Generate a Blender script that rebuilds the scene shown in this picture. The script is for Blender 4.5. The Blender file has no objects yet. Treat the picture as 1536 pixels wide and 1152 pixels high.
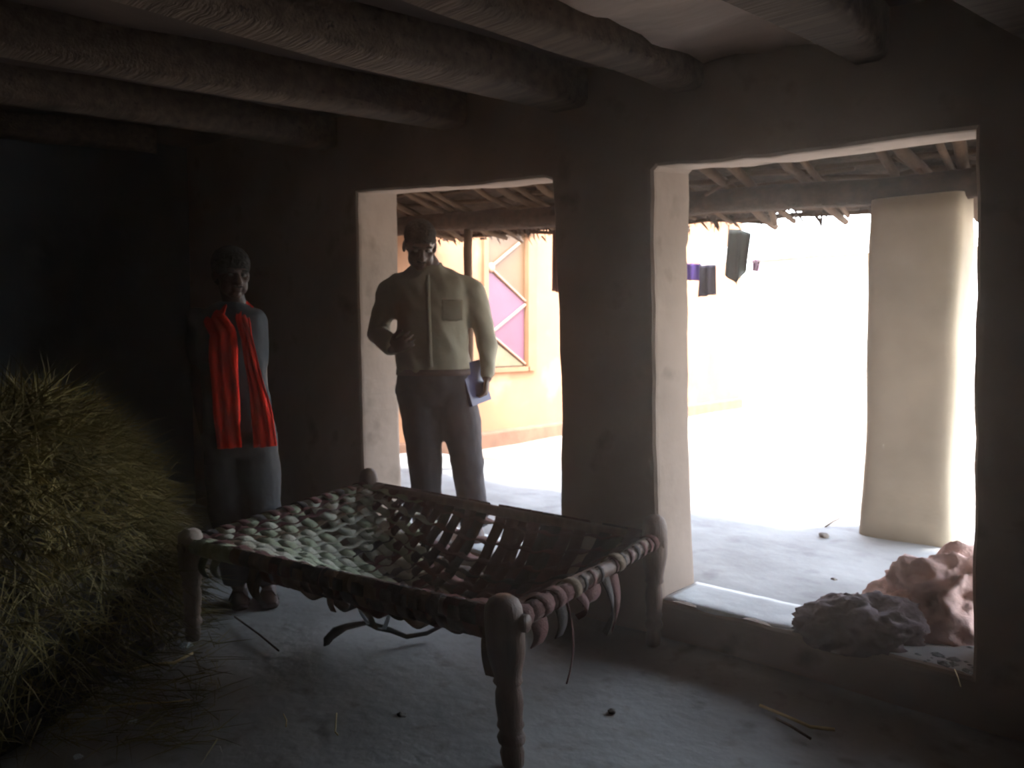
import bpy, bmesh, math, random
import numpy as np
from math import sin, cos, pi, radians
from mathutils import Vector, Matrix, noise, Quaternion
random.seed(7); np.random.seed(7)
S = bpy.context.scene
C = S.collection

# ------------------------------------------------------------------ camera, sky, sun, exposure
F_PX = 1200.0
YAW = math.atan2(.66, .751)
PITCH = math.atan(76 / F_PX)
CAM = Vector((1.744, -2.913, 1.32))
cd = bpy.data.cameras.new('camera'); cam = bpy.data.objects.new('camera', cd); C.objects.link(cam)
cam.location = CAM
cam.rotation_euler = (pi / 2 - PITCH, 0, YAW)
cd.sensor_width = 36; cd.lens = 36 * F_PX / 1536; cd.dof.use_dof = True; cd.dof.focus_distance = 1.0; cd.dof.aperture_fstop = 11; cd.clip_start = .05; cd.clip_end = 500
S.camera = cam

W = bpy.data.worlds.new('sky'); S.world = W; W.use_nodes = True
nt = W.node_tree; nt.nodes.clear()
sky = nt.nodes.new('ShaderNodeTexSky'); sky.sky_type = 'NISHITA'; sky.sun_disc = False
sky.sun_elevation = radians(58); sky.sun_rotation = radians(150); sky.dust_density = 3.0; sky.air_density = 1.0
bg = nt.nodes.new('ShaderNodeBackground'); bg.inputs['Strength'].default_value = 3.0
wo = nt.nodes.new('ShaderNodeOutputWorld')
hs = nt.nodes.new('ShaderNodeHueSaturation'); hs.inputs['Saturation'].default_value = .5
nt.links.new(sky.outputs[0], hs.inputs['Color']); nt.links.new(hs.outputs[0], bg.inputs[0]); nt.links.new(bg.outputs[0], wo.inputs[0])
sl = bpy.data.lights.new('sun', 'SUN'); sl.energy = 6.5; sl.angle = radians(3); sl.color = (1, .93, .82)
so = bpy.data.objects.new('sun', sl); C.objects.link(so)
SUN_FROM = Vector((.5, .62, 1.25)).normalized()          # direction towards the sun
so.rotation_euler = SUN_FROM.to_track_quat('Z', 'Y').to_euler()
S.view_settings.view_transform = 'Standard'; S.view_settings.look = 'None'
S.view_settings.gamma = 1; S.view_settings.use_curve_mapping = False
S.view_settings.exposure = .72
S.cycles.max_bounces = 10; S.cycles.diffuse_bounces = 8; S.cycles.volume_bounces = 1
S.cycles.use_denoising = True
S.cycles.sample_clamp_indirect = 12

# ------------------------------------------------------------------ measuring helpers: pixel of the photograph -> point on a real plane
FW = Vector((-sin(YAW) * cos(PITCH), cos(YAW) * cos(PITCH), -sin(PITCH)))
RT = Vector((cos(YAW), sin(YAW), 0))
UP = RT.cross(FW)
def ray(px, py): return FW + RT * ((px - 768) / F_PX) + UP * (-(py - 576) / F_PX)
def on(px, py, axis, v):
    r = ray(px, py); return CAM + r * ((v - CAM[axis]) / r[axis])
def onz(px, py, z): return on(px, py, 2, z)
def ony(px, py, y): return on(px, py, 1, y)
def onx(px, py, x): return on(px, py, 0, x)
def atd(px, py, d): return CAM + ray(px, py) * d

# ------------------------------------------------------------------ materials
MATS = {}
def mat(name, col, rough=.9, var=.25, scale=6, bump=.3, bscale=30, spots=None, metallic=0, stretch=None, sheen=0):
    if name in MATS: return MATS[name]
    m = bpy.data.materials.new(name); m.use_nodes = True; t = m.node_tree; n = t.nodes; L = t.links
    b = n['Principled BSDF']; b.inputs['Roughness'].default_value = rough; b.inputs['Metallic'].default_value = metallic
    b.inputs['Specular IOR Level'].default_value = .3
    tc = n.new('ShaderNodeTexCoord'); mp = n.new('ShaderNodeMapping'); L.new(tc.outputs['Object'], mp.inputs[0])
    if stretch: mp.inputs['Scale'].default_value = stretch
    nz = n.new('ShaderNodeTexNoise'); nz.inputs['Scale'].default_value = scale; nz.inputs['Detail'].default_value = 6
    L.new(mp.outputs[0], nz.inputs['Vector'])
    cr = n.new('ShaderNodeValToRGB'); cr.color_ramp.elements[0].position = .3; cr.color_ramp.elements[1].position = .7
    c = Vector(col)
    cr.color_ramp.elements[0].color = (*(c * (1 - var)), 1); cr.color_ramp.elements[1].color = (*[min(1, x) for x in c * (1 + var)], 1)
    L.new(nz.outputs[0], cr.inputs[0]); out = cr.outputs[0]
    if spots:
        sc, scl, lo, hi = spots
        n2 = n.new('ShaderNodeTexNoise'); n2.inputs['Scale'].default_value = scl; n2.inputs['Detail'].default_value = 8
        L.new(mp.outputs[0], n2.inputs['Vector'])
        r2 = n.new('ShaderNodeValToRGB'); r2.color_ramp.elements[0].position = lo; r2.color_ramp.elements[1].position = hi
        L.new(n2.outputs[0], r2.inputs[0])
        mx = n.new('ShaderNodeMix'); mx.data_type = 'RGBA'
        L.new(r2.outputs[0], mx.inputs[0]); L.new(out, mx.inputs[6]); mx.inputs[7].default_value = (*sc, 1); out = mx.outputs[2]
    L.new(out, b.inputs['Base Color'])
    if bump:
        n3 = n.new('ShaderNodeTexNoise'); n3.inputs['Scale'].default_value = bscale; n3.inputs['Detail'].default_value = 5
        L.new(mp.outputs[0], n3.inputs['Vector'])
        bp = n.new('ShaderNodeBump'); bp.inputs['Strength'].default_value = bump; bp.inputs['Distance'].default_value = .01
        L.new(n3.outputs[0], bp.inputs['Height']); L.new(bp.outputs[0], b.inputs['Normal'])
    MATS[name] = m; return m

M_WALL = mat('mud_wall', (.26, .20, .16), var=.16, scale=2.5, bump=.5, bscale=9, spots=((.14, .11, .085), 5, .58, .75))
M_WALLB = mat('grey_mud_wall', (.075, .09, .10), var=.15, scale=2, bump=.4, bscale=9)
M_DIMWALL = mat('dimmed_mud_wall', (.07, .055, .045), var=.2, scale=2, bump=.4, bscale=9)  # for the unseen walls, coloured dark to cut bounce light
M_PILLAR = mat('mud_pillar', (.36, .30, .22), var=.14, scale=2.5, bump=.5, bscale=8)
M_FLOOR = mat('dung_floor', (.26, .255, .24), var=.14, scale=2.2, bump=.7, bscale=14, spots=((.16, .15, .135), 9, .56, .74))
M_SILL = mat('veranda_mud', (.33, .335, .33), var=.15, scale=3, bump=.5, bscale=12, spots=((.27, .27, .27), 7, .55, .7))
M_GROUND = mat('courtyard_earth', (.20, .175, .145), var=.12, scale=1.2, bump=.4, bscale=8, spots=((.17, .13, .10), .7, .52, .7))
M_CEIL = mat('ceiling_mud', (.09, .065, .052), var=.2, scale=4, bump=.7, bscale=9, stretch=(1, .35, 1))
M_LOG = mat('old_log', (.135, .10, .075), var=.35, scale=5, bump=.7, bscale=18, stretch=(.35, 5, 5), spots=((.05, .04, .035), 7, .62, .72))
M_STICK = mat('roof_stick', (.06, .032, .016), var=.35, scale=5, bump=.6, bscale=25)
M_THATCH = mat('thatch', (.03, .016, .01), var=.5, scale=18, bump=1, bscale=40)
M_ADOBE = mat('adobe_house', (.21, .10, .05), var=.1, scale=2, bump=.3, bscale=8, spots=((.3, .15, .08), 3, .55, .7))
M_WOOD = mat('cot_wood', (.10, .06, .042), rough=.55, var=.35, scale=5, bump=.4, bscale=40, stretch=(6, 6, .8))
M_WOOD_L = mat('cot_wood_pale', (.24, .19, .15), rough=.6, var=.3, scale=5, bump=.4, bscale=40, stretch=(6, 6, .8))
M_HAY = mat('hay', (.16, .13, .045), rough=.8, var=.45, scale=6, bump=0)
M_HAYD = mat('hay_shaded', (.016, .010, .007), rough=.8, var=.4, scale=6, bump=0)  # dark copy of the hay colour, for the heap's shaded side
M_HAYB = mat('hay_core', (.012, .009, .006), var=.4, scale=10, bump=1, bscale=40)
M_STRAW = mat('straw', (.55, .42, .2), rough=.6, var=.2, scale=8, bump=0)
M_SKIN = mat('skin', (.055, .03, .021), rough=.5, var=.1, scale=10, bump=.1, bscale=80)
M_HAIR = mat('hair', (.004, .004, .004), rough=.95, var=.3, scale=30, bump=.8, bscale=120)
M_EYE = mat('eye', (.12, .11, .1), rough=.2, var=.05, bump=0)
M_SHIRT = mat('shirt_cloth', (.235, .215, .155), rough=.8, var=.06, scale=4, bump=.15, bscale=60)
M_TROUS = mat('trouser_cloth', (.016, .015, .019), rough=.85, var=.12, scale=8, bump=.15, bscale=60)
M_TEE = mat('tee_cloth', (.05, .058, .066), rough=.9, var=.15, scale=6, bump=.15, bscale=60)
M_TROUS2 = mat('pale_trouser_cloth', (.05, .05, .052), rough=.9, var=.35, scale=9, bump=.2, bscale=50)
M_SCARF = mat('scarf_cloth', (.8, .03, .012), rough=.8, var=.12, scale=10, bump=.3, bscale=50)
M_BOOK = mat('notebook_cover', (.018, .02, .075), rough=.35, var=.1, bump=0)
M_PAPER = mat('paper', (.75, .77, .8), rough=.8, var=.05, bump=0)
M_BTN = mat('button', (.2, .19, .15), rough=.4, var=.05, bump=0)
M_SANDAL = mat('sandal', (.05, .03, .025), rough=.7, bump=.2)
M_FOOT = mat('red_cloth', (.12, .04, .035), var=.3, bump=.4)
M_BUND = mat('dark_sacking', (.11, .075, .08), var=.3, scale=8, bump=.6, bscale=50)
M_BUNR = mat('red_sacking', (.62, .43, .38), var=.25, scale=8, bump=.6, bscale=50)
M_ASH = mat('ash_rubble', (.3, .33, .33), var=.4, scale=20, bump=1, bscale=40)
M_STONE = mat('pebble', (.2, .18, .16), var=.3, scale=20, bump=.6, bscale=40)
M_FOIL = mat('plastic_scrap', (.6, .68, .72), rough=.35, var=.15, bump=.5)
M_OLIVE = mat('olive_paint', (.075, .04, .018), rough=.5, var=.1, scale=4, bump=.1)
M_PURP = mat('purple_paint', (.085, .03, .045), rough=.5, var=.1, scale=4, bump=.1)
M_STRIP = mat('pink_strip', (.22, .12, .08), rough=.5, var=.05, bump=0)
M_FRAME = mat('window_wood', (.16, .08, .04), var=.1, bump=.2)
M_CORD = mat('cord', (.25, .22, .2), bump=0)
M_CL_P = mat('cloth_purple', (.08, .04, .2), var=.1, bump=.2)
M_CL_B = mat('cloth_slate', (.05, .047, .07), var=.15, bump=.2)
M_CL_G = mat('cloth_grey_green', (.035, .042, .038), var=.15, bump=.2)
M_CL_M = mat('cloth_mauve', (.16, .09, .13), var=.1, bump=.2)
M_CL_W = mat('cloth_white', (.85, .82, .76), var=.03, bump=.2)
M_CL_R = mat('cloth_maroon', (.09, .03, .022), var=.15, bump=.2)
M_LEAF = mat('leaf', (.12, .2, .05), var=.4, bump=0)

# ------------------------------------------------------------------ object helpers
def link(name, me, m=None, parent=None, loc=None):
    o = bpy.data.objects.new(name, me); C.objects.link(o)
    if m is not None:
        me.materials.clear(); me.materials.append(m)
    if parent is not None: o.parent = parent
    if loc is not None: o.location = loc
    return o
def obj(name, bm, m, parent=None, smooth=True, loc=None):
    me = bpy.data.meshes.new(name); bmesh.ops.recalc_face_normals(bm, faces=bm.faces[:]); bm.to_mesh(me); bm.free()
    if smooth:
        for p in me.polygons: p.use_smooth = True
    return link(name, me, m, parent, loc)
def tag(o, label=None, cat=None, group=None, kind=None):
    if label: o['label'] = label
    if cat: o['category'] = cat
    if group: o['group'] = group
    if kind: o['kind'] = kind
    return o
def empty(name, loc, label, cat, group=None, rz=0):
    o = bpy.data.objects.new(name, None); C.objects.link(o); o.location = loc; o.rotation_euler = (0, 0, rz)
    o.empty_display_size = .1
    return tag(o, label, cat, group)
def box(bm, c, s, rot=None, bevel=0):
    r = bmesh.ops.create_cube(bm, size=1); vs = r['verts']
    M = Matrix.Translation(c) @ (rot.to_4x4() if rot else Matrix()) @ Matrix.Diagonal((*s, 1))
    bmesh.ops.transform(bm, matrix=M, verts=vs)
    if bevel:
        es = list({e for v in vs for e in v.link_edges})
        bmesh.ops.bevel(bm, geom=es, offset=bevel, segments=3, affect='EDGES', profile=.5)
    return vs
def frames(pts):
    out = []; prev = None
    for i, p in enumerate(pts):
        a = pts[max(i - 1, 0)]; b = pts[min(i + 1, len(pts) - 1)]
        t = (b - a).normalized()
        if prev is None:
            n = t.orthogonal().normalized()
            up = Vector((0, 0, 1)) if abs(t.z) < .9 else Vector((0, 1, 0))
            n = (up - t * up.dot(t)).normalized()
        else:
            n = (prev - t * prev.dot(t)).normalized()
        prev = n; out.append((t, n, t.cross(n)))
    return out
def tube(bm, pts, rad, seg=10, caps=True, jit=0, flat=1.0, sides=None):
    """tube with a radius per point; rad items may be (r_normal, r_binormal)"""
    pts = [Vector(p) for p in pts]; fr = frames(pts); rings = []
    for i, p in enumerate(pts):
        r = rad[i] if isinstance(rad, (list, tuple)) else rad
        ra, rb = r if isinstance(r, tuple) else (r, r * flat)
        t, n, b = fr[i]; ring = []
        for k in range(seg):
            a = 2 * pi * k / seg
            j = 1 + (random.uniform(-jit, jit) if jit else 0)
            ring.append(bm.verts.new(p + n * (cos(a) * ra * j) + b * (sin(a) * rb * j)))
        rings.append(ring)
    for i in range(len(rings) - 1):
        for k in range(seg):
            bm.faces.new((rings[i][k], rings[i][(k + 1) % seg], rings[i + 1][(k + 1) % seg], rings[i + 1][k]))
    if caps:
        bm.faces.new(rings[0][::-1]); bm.faces.new(rings[-1])
    return rings
def lathe(bm, prof, seg=20, c=(0, 0, 0), sq=0):
    c = Vector(c); rings = []
    for z, r in prof:
        ring = []
        for k in range(seg):
            a = 2 * pi * k / seg
            ring.append(bm.verts.new(c + Vector((r * cos(a), r * sin(a), z))))
        rings.append(ring)
    for i in range(len(rings) - 1):
        for k in range(seg):
            bm.faces.new((rings[i][k], rings[i][(k + 1) % seg], rings[i + 1][(k + 1) % seg], rings[i + 1][k]))
    bm.faces.new(rings[0][::-1]); bm.faces.new(rings[-1])
def ellipsoid(bm, c, s, rot=None, seg=20):
    r = bmesh.ops.create_uvsphere(bm, u_segments=seg, v_segments=seg * 2 // 3, radius=1)
    M = Matrix.Translation(c) @ (rot.to_4x4() if rot else Matrix()) @ Matrix.Diagonal((*s, 1))
    bmesh.ops.transform(bm, matrix=M, verts=r['verts']); return r['verts']
def capsule_chain(bm, pts, rad, seg=14):
    """closed tapered limb with round ends and ball joints"""
    for i, p in enumerate(pts):
        r = rad[i]; ra, rb = r if isinstance(r, tuple) else (r, r)
        if not isinstance(r, tuple): ellipsoid(bm, p, (r, r, r), seg=seg)
    tube(bm, pts, rad, seg=seg)
def ribbon(bm, pts, sidev, w, th=.003):
    """strap with thickness; pts list, sidev list of unit side vectors, w width"""
    pts = [Vector(p) for p in pts]; rows = []
    for i, p in enumerate(pts):
        a = pts[max(i - 1, 0)]; b = pts[min(i + 1, len(pts) - 1)]
        t = (b - a).normalized(); s = sidev[i] if isinstance(sidev, list) else sidev
        n = t.cross(s).normalized(); ww = w[i] if isinstance(w, list) else w
        rows.append([bm.verts.new(p + s * ww / 2 + n * th / 2), bm.verts.new(p - s * ww / 2 + n * th / 2),
                     bm.verts.new(p - s * ww / 2 - n * th / 2), bm.verts.new(p + s * ww / 2 - n * th / 2)])
    for i in range(len(rows) - 1):
        for k in range(4):
            bm.faces.new((rows[i][k], rows[i][(k + 1) % 4], rows[i + 1][(k + 1) % 4], rows[i + 1][k]))
    bm.faces.new(rows[0][::-1]); bm.faces.new(rows[-1])
def remesh(bm, voxel, smooth=6, fold=None):
    """unite overlapping closed shapes into ONE continuous surface"""
    me = bpy.data.meshes.new('tmp'); bm.to_mesh(me); bm.free()
    o = bpy.data.objects.new('tmp', me); C.objects.link(o)
    r = o.modifiers.new('r', 'REMESH'); r.mode = 'VOXEL'; r.voxel_size = voxel
    if smooth:
        s = o.modifiers.new('s', 'SMOOTH'); s.iterations = smooth; s.factor = .5
    dg = bpy.context.evaluated_depsgraph_get(); dg.update()
    res = bpy.data.meshes.new_from_object(o.evaluated_get(dg), depsgraph=dg)
    bpy.data.objects.remove(o); bpy.data.meshes.remove(me)
    if fold:
        nrm = [v.normal.copy() for v in res.vertices]
        for v, nn in zip(res.vertices, nrm):
            v.co = v.co + nn * fold(v.co)
    for p in res.polygons: p.use_smooth = True
    return res
def wobble(bm, amp, scale, seed=0):
    bm.normal_update()
    off = Vector((seed * 3.1, seed * 1.7, seed * .9))
    mv = []
    for v in bm.verts:
        mv.append(v.co + v.normal * amp * noise.noise(v.co * scale + off))
    for v, c in zip(bm.verts, mv): v.co = c

# ------------------------------------------------------------------ the room
TH = .30; SILL = .195
def rough_line(a, b, n, amp):
    out = []
    for i in range(n):
        t = i / n; p = a.lerp(b, t)
        if i: p = p + Vector((random.uniform(-amp, amp), 0, random.uniform(-amp, amp)))
        out.append(p)
    return out
def ring_from(corners, amp=.006, n=12):
    pts = []
    for i in range(len(corners)):
        pts += rough_line(corners[i], corners[(i + 1) % len(corners)], n, amp)
    return pts
XL, XR, YB, ZT = -4.0, 3.4, -4.6, 2.86
def yz0(px, py):
    p = ony(px, py, 0); return Vector((p.x, 0, p.z))
door_left = [yz0(546, 720), yz0(539, 520), yz0(535, 289), yz0(560, 286), yz0(700, 278), yz0(815, 266), yz0(826, 270), yz0(834, 430), yz0(840, 600), yz0(840, 770)]
door_left[0].z = SILL; door_left[-1].z = SILL
door_right = [yz0(992, 905), yz0(984, 700), yz0(980, 400), yz0(979, 256), yz0(985, 249), yz0(1150, 236), yz0(1300, 215), yz0(1462, 194), yz0(1463, 400), yz0(1459, 700), yz0(1456, 1040)]
door_right[0].z = SILL; door_right[-1].z = SILL
def slab_with_holes(name, outer, holes, th, m, bevel=.028):
    bm = bmesh.new(); allv = []
    def loop(pts):
        vs = [bm.verts.new(p) for p in pts]
        return [bm.edges.new((vs[i], vs[(i + 1) % len(vs)])) for i in range(len(vs))]
    es = loop(outer); hes = []
    for h in holes: hes += loop(h)
    bmesh.ops.triangle_fill(bm, edges=es + hes, use_beauty=True)
    hv = {v for e in hes for v in e.verts}
    r = bmesh.ops.extrude_face_region(bm, geom=bm.faces[:])
    nv = [g for g in r['geom'] if isinstance(g, bmesh.types.BMVert)]
    bmesh.ops.translate(bm, verts=nv, vec=(0, th, 0))
    for v in nv:                                          # the lintel is splayed up towards the outside
        if 1.6 < v.co.z < 2.4 and min((v.co - Vector((hp.x, th, hp.z))).length for h in holes for hp in h) < .001: v.co.z += .03 * min(1, (v.co.z - 1.6) / .3)
    # round the arrises of the openings
    be = [e for e in bm.edges if e.is_valid and len(e.link_faces) == 2 and abs(e.verts[0].co.y - e.verts[1].co.y) < 1e-4
          and e.calc_face_angle(0) > 1.2 and min((e.verts[0].co - Vector((hp.x, e.verts[0].co.y, hp.z))).length for h in holes for hp in h) < .001]
    bmesh.ops.bevel(bm, geom=be, offset=bevel, segments=3, affect='EDGES', profile=.6)
    return obj(name, bm, m, smooth=False)
def densify(cs, step=.09, amp=.004):
    out = []
    for i in range(len(cs)):
        a, b = cs[i], cs[(i + 1) % len(cs)]; n = max(1, int((b - a).length / step)); out += rough_line(a, b, n, amp)
    return out
outer = [Vector((XL - .3, 0, -.1)), Vector((XR + .3, 0, -.1)), Vector((XR + .3, 0, ZT)), Vector((XL - .3, 0, ZT))]
w = slab_with_holes('wall_front', outer, [densify(door_left), densify(door_right)], TH, M_WALL)
tag(w, 'brown mud wall with two large openings to the veranda', kind='structure')
def gridwall(name, p0, ux, uy, n, th, m, nx=30, ny=16, amp=.02, sc=1.6):
    """mud wall panel with gentle unevenness: p0 corner, ux/uy edge vectors, n outward normal (away from the room)"""
    bm = bmesh.new(); V = []
    for j in range(ny + 1):
        row = []
        for i in range(nx + 1):
            p = p0 + ux * (i / nx) + uy * (j / ny)
            row.append(bm.verts.new(p + n * (amp * noise.noise(p * sc))))
        V.append(row)
    for j in range(ny):
        for i in range(nx): bm.faces.new((V[j][i], V[j][i + 1], V[j + 1][i + 1], V[j + 1][i]))
    r = bmesh.ops.extrude_face_region(bm, geom=bm.faces[:])
    nv = [g for g in r['geom'] if isinstance(g, bmesh.types.BMVert)]
    bmesh.ops.translate(bm, verts=nv, vec=n * th)
    return tag(obj(name, bm, m), kind='structure')
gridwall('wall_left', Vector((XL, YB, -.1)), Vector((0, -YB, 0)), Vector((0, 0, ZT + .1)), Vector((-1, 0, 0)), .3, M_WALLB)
gridwall('wall_right', Vector((XR, YB, -.1)), Vector((0, -YB, 0)), Vector((0, 0, ZT + .1)), Vector((1, 0, 0)), .3, M_DIMWALL)
gridwall('wall_back', Vector((XL - .3, YB, -.1)), Vector((XR - XL + .6, 0, 0)), Vector((0, 0, ZT + .1)), Vector((0, -1, 0)), .3, M_DIMWALL)
# floor, uneven beaten earth, sloping up a little against the plinth
bm = bmesh.new(); nx, ny = 120, 90; V = []
for j in range(ny + 1):
    row = []
    for i in range(nx + 1):
        x = XL + (XR - XL) * i / nx; y = YB - YB * j / ny
        z = .012 * noise.noise(Vector((x, y, 0)) * 1.3) + .006 * noise.noise(Vector((x, y, 3)) * 6) + .035 * max(0, 1 + y / .12) ** 2
        row.append(bm.verts.new((x, y, z)))
    V.append(row)
for j in range(ny):
    for i in range(nx): bm.faces.new((V[j][i], V[j][i + 1], V[j + 1][i + 1], V[j + 1][i]))
r = bmesh.ops.extrude_face_region(bm, geom=bm.faces[:])
bmesh.ops.translate(bm, verts=[g for g in r['geom'] if isinstance(g, bmesh.types.BMVert)], vec=(0, 0, -.15))
tag(obj('floor', bm, M_FLOOR), kind='structure')
# ceiling + beams
def zb(x): return 2.29 - .055 * x
bm = bmesh.new(); V = []
nx, ny = 60, 40
for j in range(ny + 1):
    row = []
    for i in range(nx + 1):
        x = XL - .2 + (XR - XL + .4) * i / nx; y = YB - .2 + (-YB + .25) * j / ny
        row.append(bm.verts.new((x, y, zb(x) + .17 + .02 * noise.noise(Vector((x, y, 0)) * 2.5))))
    V.append(row)
for j in range(ny):
    for i in range(nx): bm.faces.new((V[j][i], V[j][i + 1], V[j + 1][i + 1], V[j + 1][i]))
r = bmesh.ops.extrude_face_region(bm, geom=bm.faces[:])
bmesh.ops.translate(bm, verts=[g for g in r['geom'] if isinstance(g, bmesh.types.BMVert)], vec=(0, 0, .2))
ceil = tag(obj('ceiling', bm, M_CEIL), kind='structure')
def onplane(px, py):
    r = ray(px, py); # z = 2.29-.055x
    return CAM + r * ((2.29 - .055 * CAM.x - CAM.z) / (r.z + .055 * r.x))
# each beam: two pixels on its underside, width, height, bend
BEAMS = [((0, 204), (235, 230), .15, .12, .02), ((0, 150), (480, 222), .16, .15, .02), ((0, 78), (700, 198), .17, .17, .03),
         ((215, 0), (850, 165), .20, .15, .03), ((650, 0), (1055, 150), .15, .12, -.02), ((1165, 0), (1350, 108), .24, .15, .04),
         ((1500, 0), (1600, 60), .2, .15, .0)]
for bi, (a, b, wd, hg, bend) in enumerate(BEAMS):
    A = onplane(*a); B = onplane(*b); d = (B - A); d.z = 0; d.normalize()
    e0 = A + d * ((.06 - A.y) / d.y); e1 = A + d * ((max(YB + .05, -4.5) - A.y) / d.y)
    if e1.x < XL + .05: e1 = A + d * ((XL - .05 - A.x) / d.x)
    if bi == 0:
        e0 = B.copy()                                   # a short log that stops before the wall
    side = Vector((d.y, -d.x, 0)); pts = []; bm = bmesh.new()
    n = 30; rings = []
    prof = [(-.5, .16), (-.38, .0), (-.1, -.0), (.25, .0), (.42, .05), (.5, .2), (.5, 1.2), (-.5, 1.2)]
    for i in range(n + 1):
        t = i / n; p = e0.lerp(e1, t)
        p = p + side * (bend * sin(t * 7 + bi) + .02 * noise.noise(Vector((t * 5, bi, 0))))
        z0 = zb(p.x) + .012 * noise.noise(Vector((t * 6, bi, 5)))
        sw = wd * (1 + .22 * noise.noise(Vector((t * 4, bi, 9))))
        if bi == 5: sw *= 1.25 if t > .2 else .45 + 4 * t
        if bi == 0 and t < .08: sw *= .35 + t * 8
        ring = []
        for k, (u, v) in enumerate(prof):
            jx = .05 * noise.noise(Vector((t * 9, k, bi))); jz = .06 * noise.noise(Vector((t * 9, k, bi + 20)))
            ring.append(bm.verts.new(p * 1 + side * ((u + jx) * sw) + Vector((0, 0, z0 - p.z + (v + jz) * hg))))
        rings.append(ring)
    K = len(prof)
    for i in range(n):
        for k in range(K): bm.faces.new((rings[i][k], rings[i][(k + 1) % K], rings[i + 1][(k + 1) % K], rings[i + 1][k]))
    bm.faces.new(rings[0][::-1]); bm.faces.new(rings[-1])
    es = [e for e in bm.edges]
    o = obj('ceiling_beam', bm, M_LOG, ceil, smooth=True)
# added panel in one bay, its light put into a paler colour
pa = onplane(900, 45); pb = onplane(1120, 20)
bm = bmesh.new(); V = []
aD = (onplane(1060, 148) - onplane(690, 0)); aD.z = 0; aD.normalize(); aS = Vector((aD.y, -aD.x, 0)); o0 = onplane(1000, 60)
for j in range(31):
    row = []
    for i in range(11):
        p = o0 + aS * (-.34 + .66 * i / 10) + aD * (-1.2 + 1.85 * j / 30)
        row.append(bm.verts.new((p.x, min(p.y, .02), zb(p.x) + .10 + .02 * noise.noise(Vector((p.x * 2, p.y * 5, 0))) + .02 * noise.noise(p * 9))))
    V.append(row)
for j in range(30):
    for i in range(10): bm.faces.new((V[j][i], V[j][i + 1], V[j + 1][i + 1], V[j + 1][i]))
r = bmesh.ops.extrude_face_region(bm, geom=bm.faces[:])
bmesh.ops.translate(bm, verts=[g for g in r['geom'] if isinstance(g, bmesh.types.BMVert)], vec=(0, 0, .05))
obj('lit_bay_panel', bm, mat('lit_ceiling_mud', (.55, .42, .33), var=.12, scale=4, bump=.8, bscale=7, stretch=(.4, 2, 1)), ceil)
# knots / stubs on the beams are left to the bark relief

# ------------------------------------------------------------------ veranda and courtyard
def slabgrid(name, x0, x1, y0, y1, z, th, m, nx, ny, amp, sc, edge=0, kind='structure'):
    bm = bmesh.new(); V = []
    for j in range(ny + 1):
        row = []
        for i in range(nx + 1):
            x = x0 + (x1 - x0) * i / nx; y = y0 + (y1 - y0) * j / ny
            zz = z + amp * noise.noise(Vector((x, y, 0)) * sc)
            if j == ny and edge: zz -= edge; y += .03 * noise.noise(Vector((x * 2, 0, 4)))
            row.append(bm.verts.new((x, y, zz)))
        V.append(row)
    for j in range(ny):
        for i in range(nx): bm.faces.new((V[j][i], V[j][i + 1], V[j + 1][i + 1], V[j + 1][i]))
    r = bmesh.ops.extrude_face_region(bm, geom=bm.faces[:])
    bmesh.ops.translate(bm, verts=[g for g in r['geom'] if isinstance(g, bmesh.types.BMVert)], vec=(0, 0, -th))
    return tag(obj(name, bm, m), kind=kind)
slabgrid('floor_veranda', XL - .1, XR + 1, TH - .01, 2.35, SILL - .012, .3, M_SILL, 110, 40, .012, 3, edge=.03)
slabgrid('ground_courtyard', -30, 30, 2.2, 45, .10, .2, M_GROUND, 120, 80, .02, 1)
def bt(px, py, y): return ony(px, py, y)
# grey mud plaster on top of the two sills
for n_, (xa, xb) in enumerate(((door_left[0].x, door_left[-1].x), (door_right[0].x, door_right[-1].x))):
    bm = bmesh.new(); V = []
    for j in range(9):
        row = []
        for i in range(41):
            x = xa + .004 + (xb - xa - .008) * i / 40; y = .012 + (TH - .012) * j / 8
            if j == 0: y += .008 * noise.noise(Vector((x * 6, 0, 0)))
            row.append(bm.verts.new((x, y, SILL + .006 + .004 * noise.noise(Vector((x, y, 0)) * 9) - (.008 if j == 0 else 0))))
        V.append(row)
    for j in range(8):
        for i in range(40): bm.faces.new((V[j][i], V[j][i + 1], V[j + 1][i + 1], V[j + 1][i]))
    r = bmesh.ops.extrude_face_region(bm, geom=bm.faces[:])
    bmesh.ops.translate(bm, verts=[g for g in r['geom'] if isinstance(g, bmesh.types.BMVert)], vec=(0, 0, -.03))
    tag(obj('trim_%d' % (n_ + 1), bm, mat('sill_plaster', (.52, .54, .54), var=.12, scale=4, bump=.5, bscale=12)), kind='structure')
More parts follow.
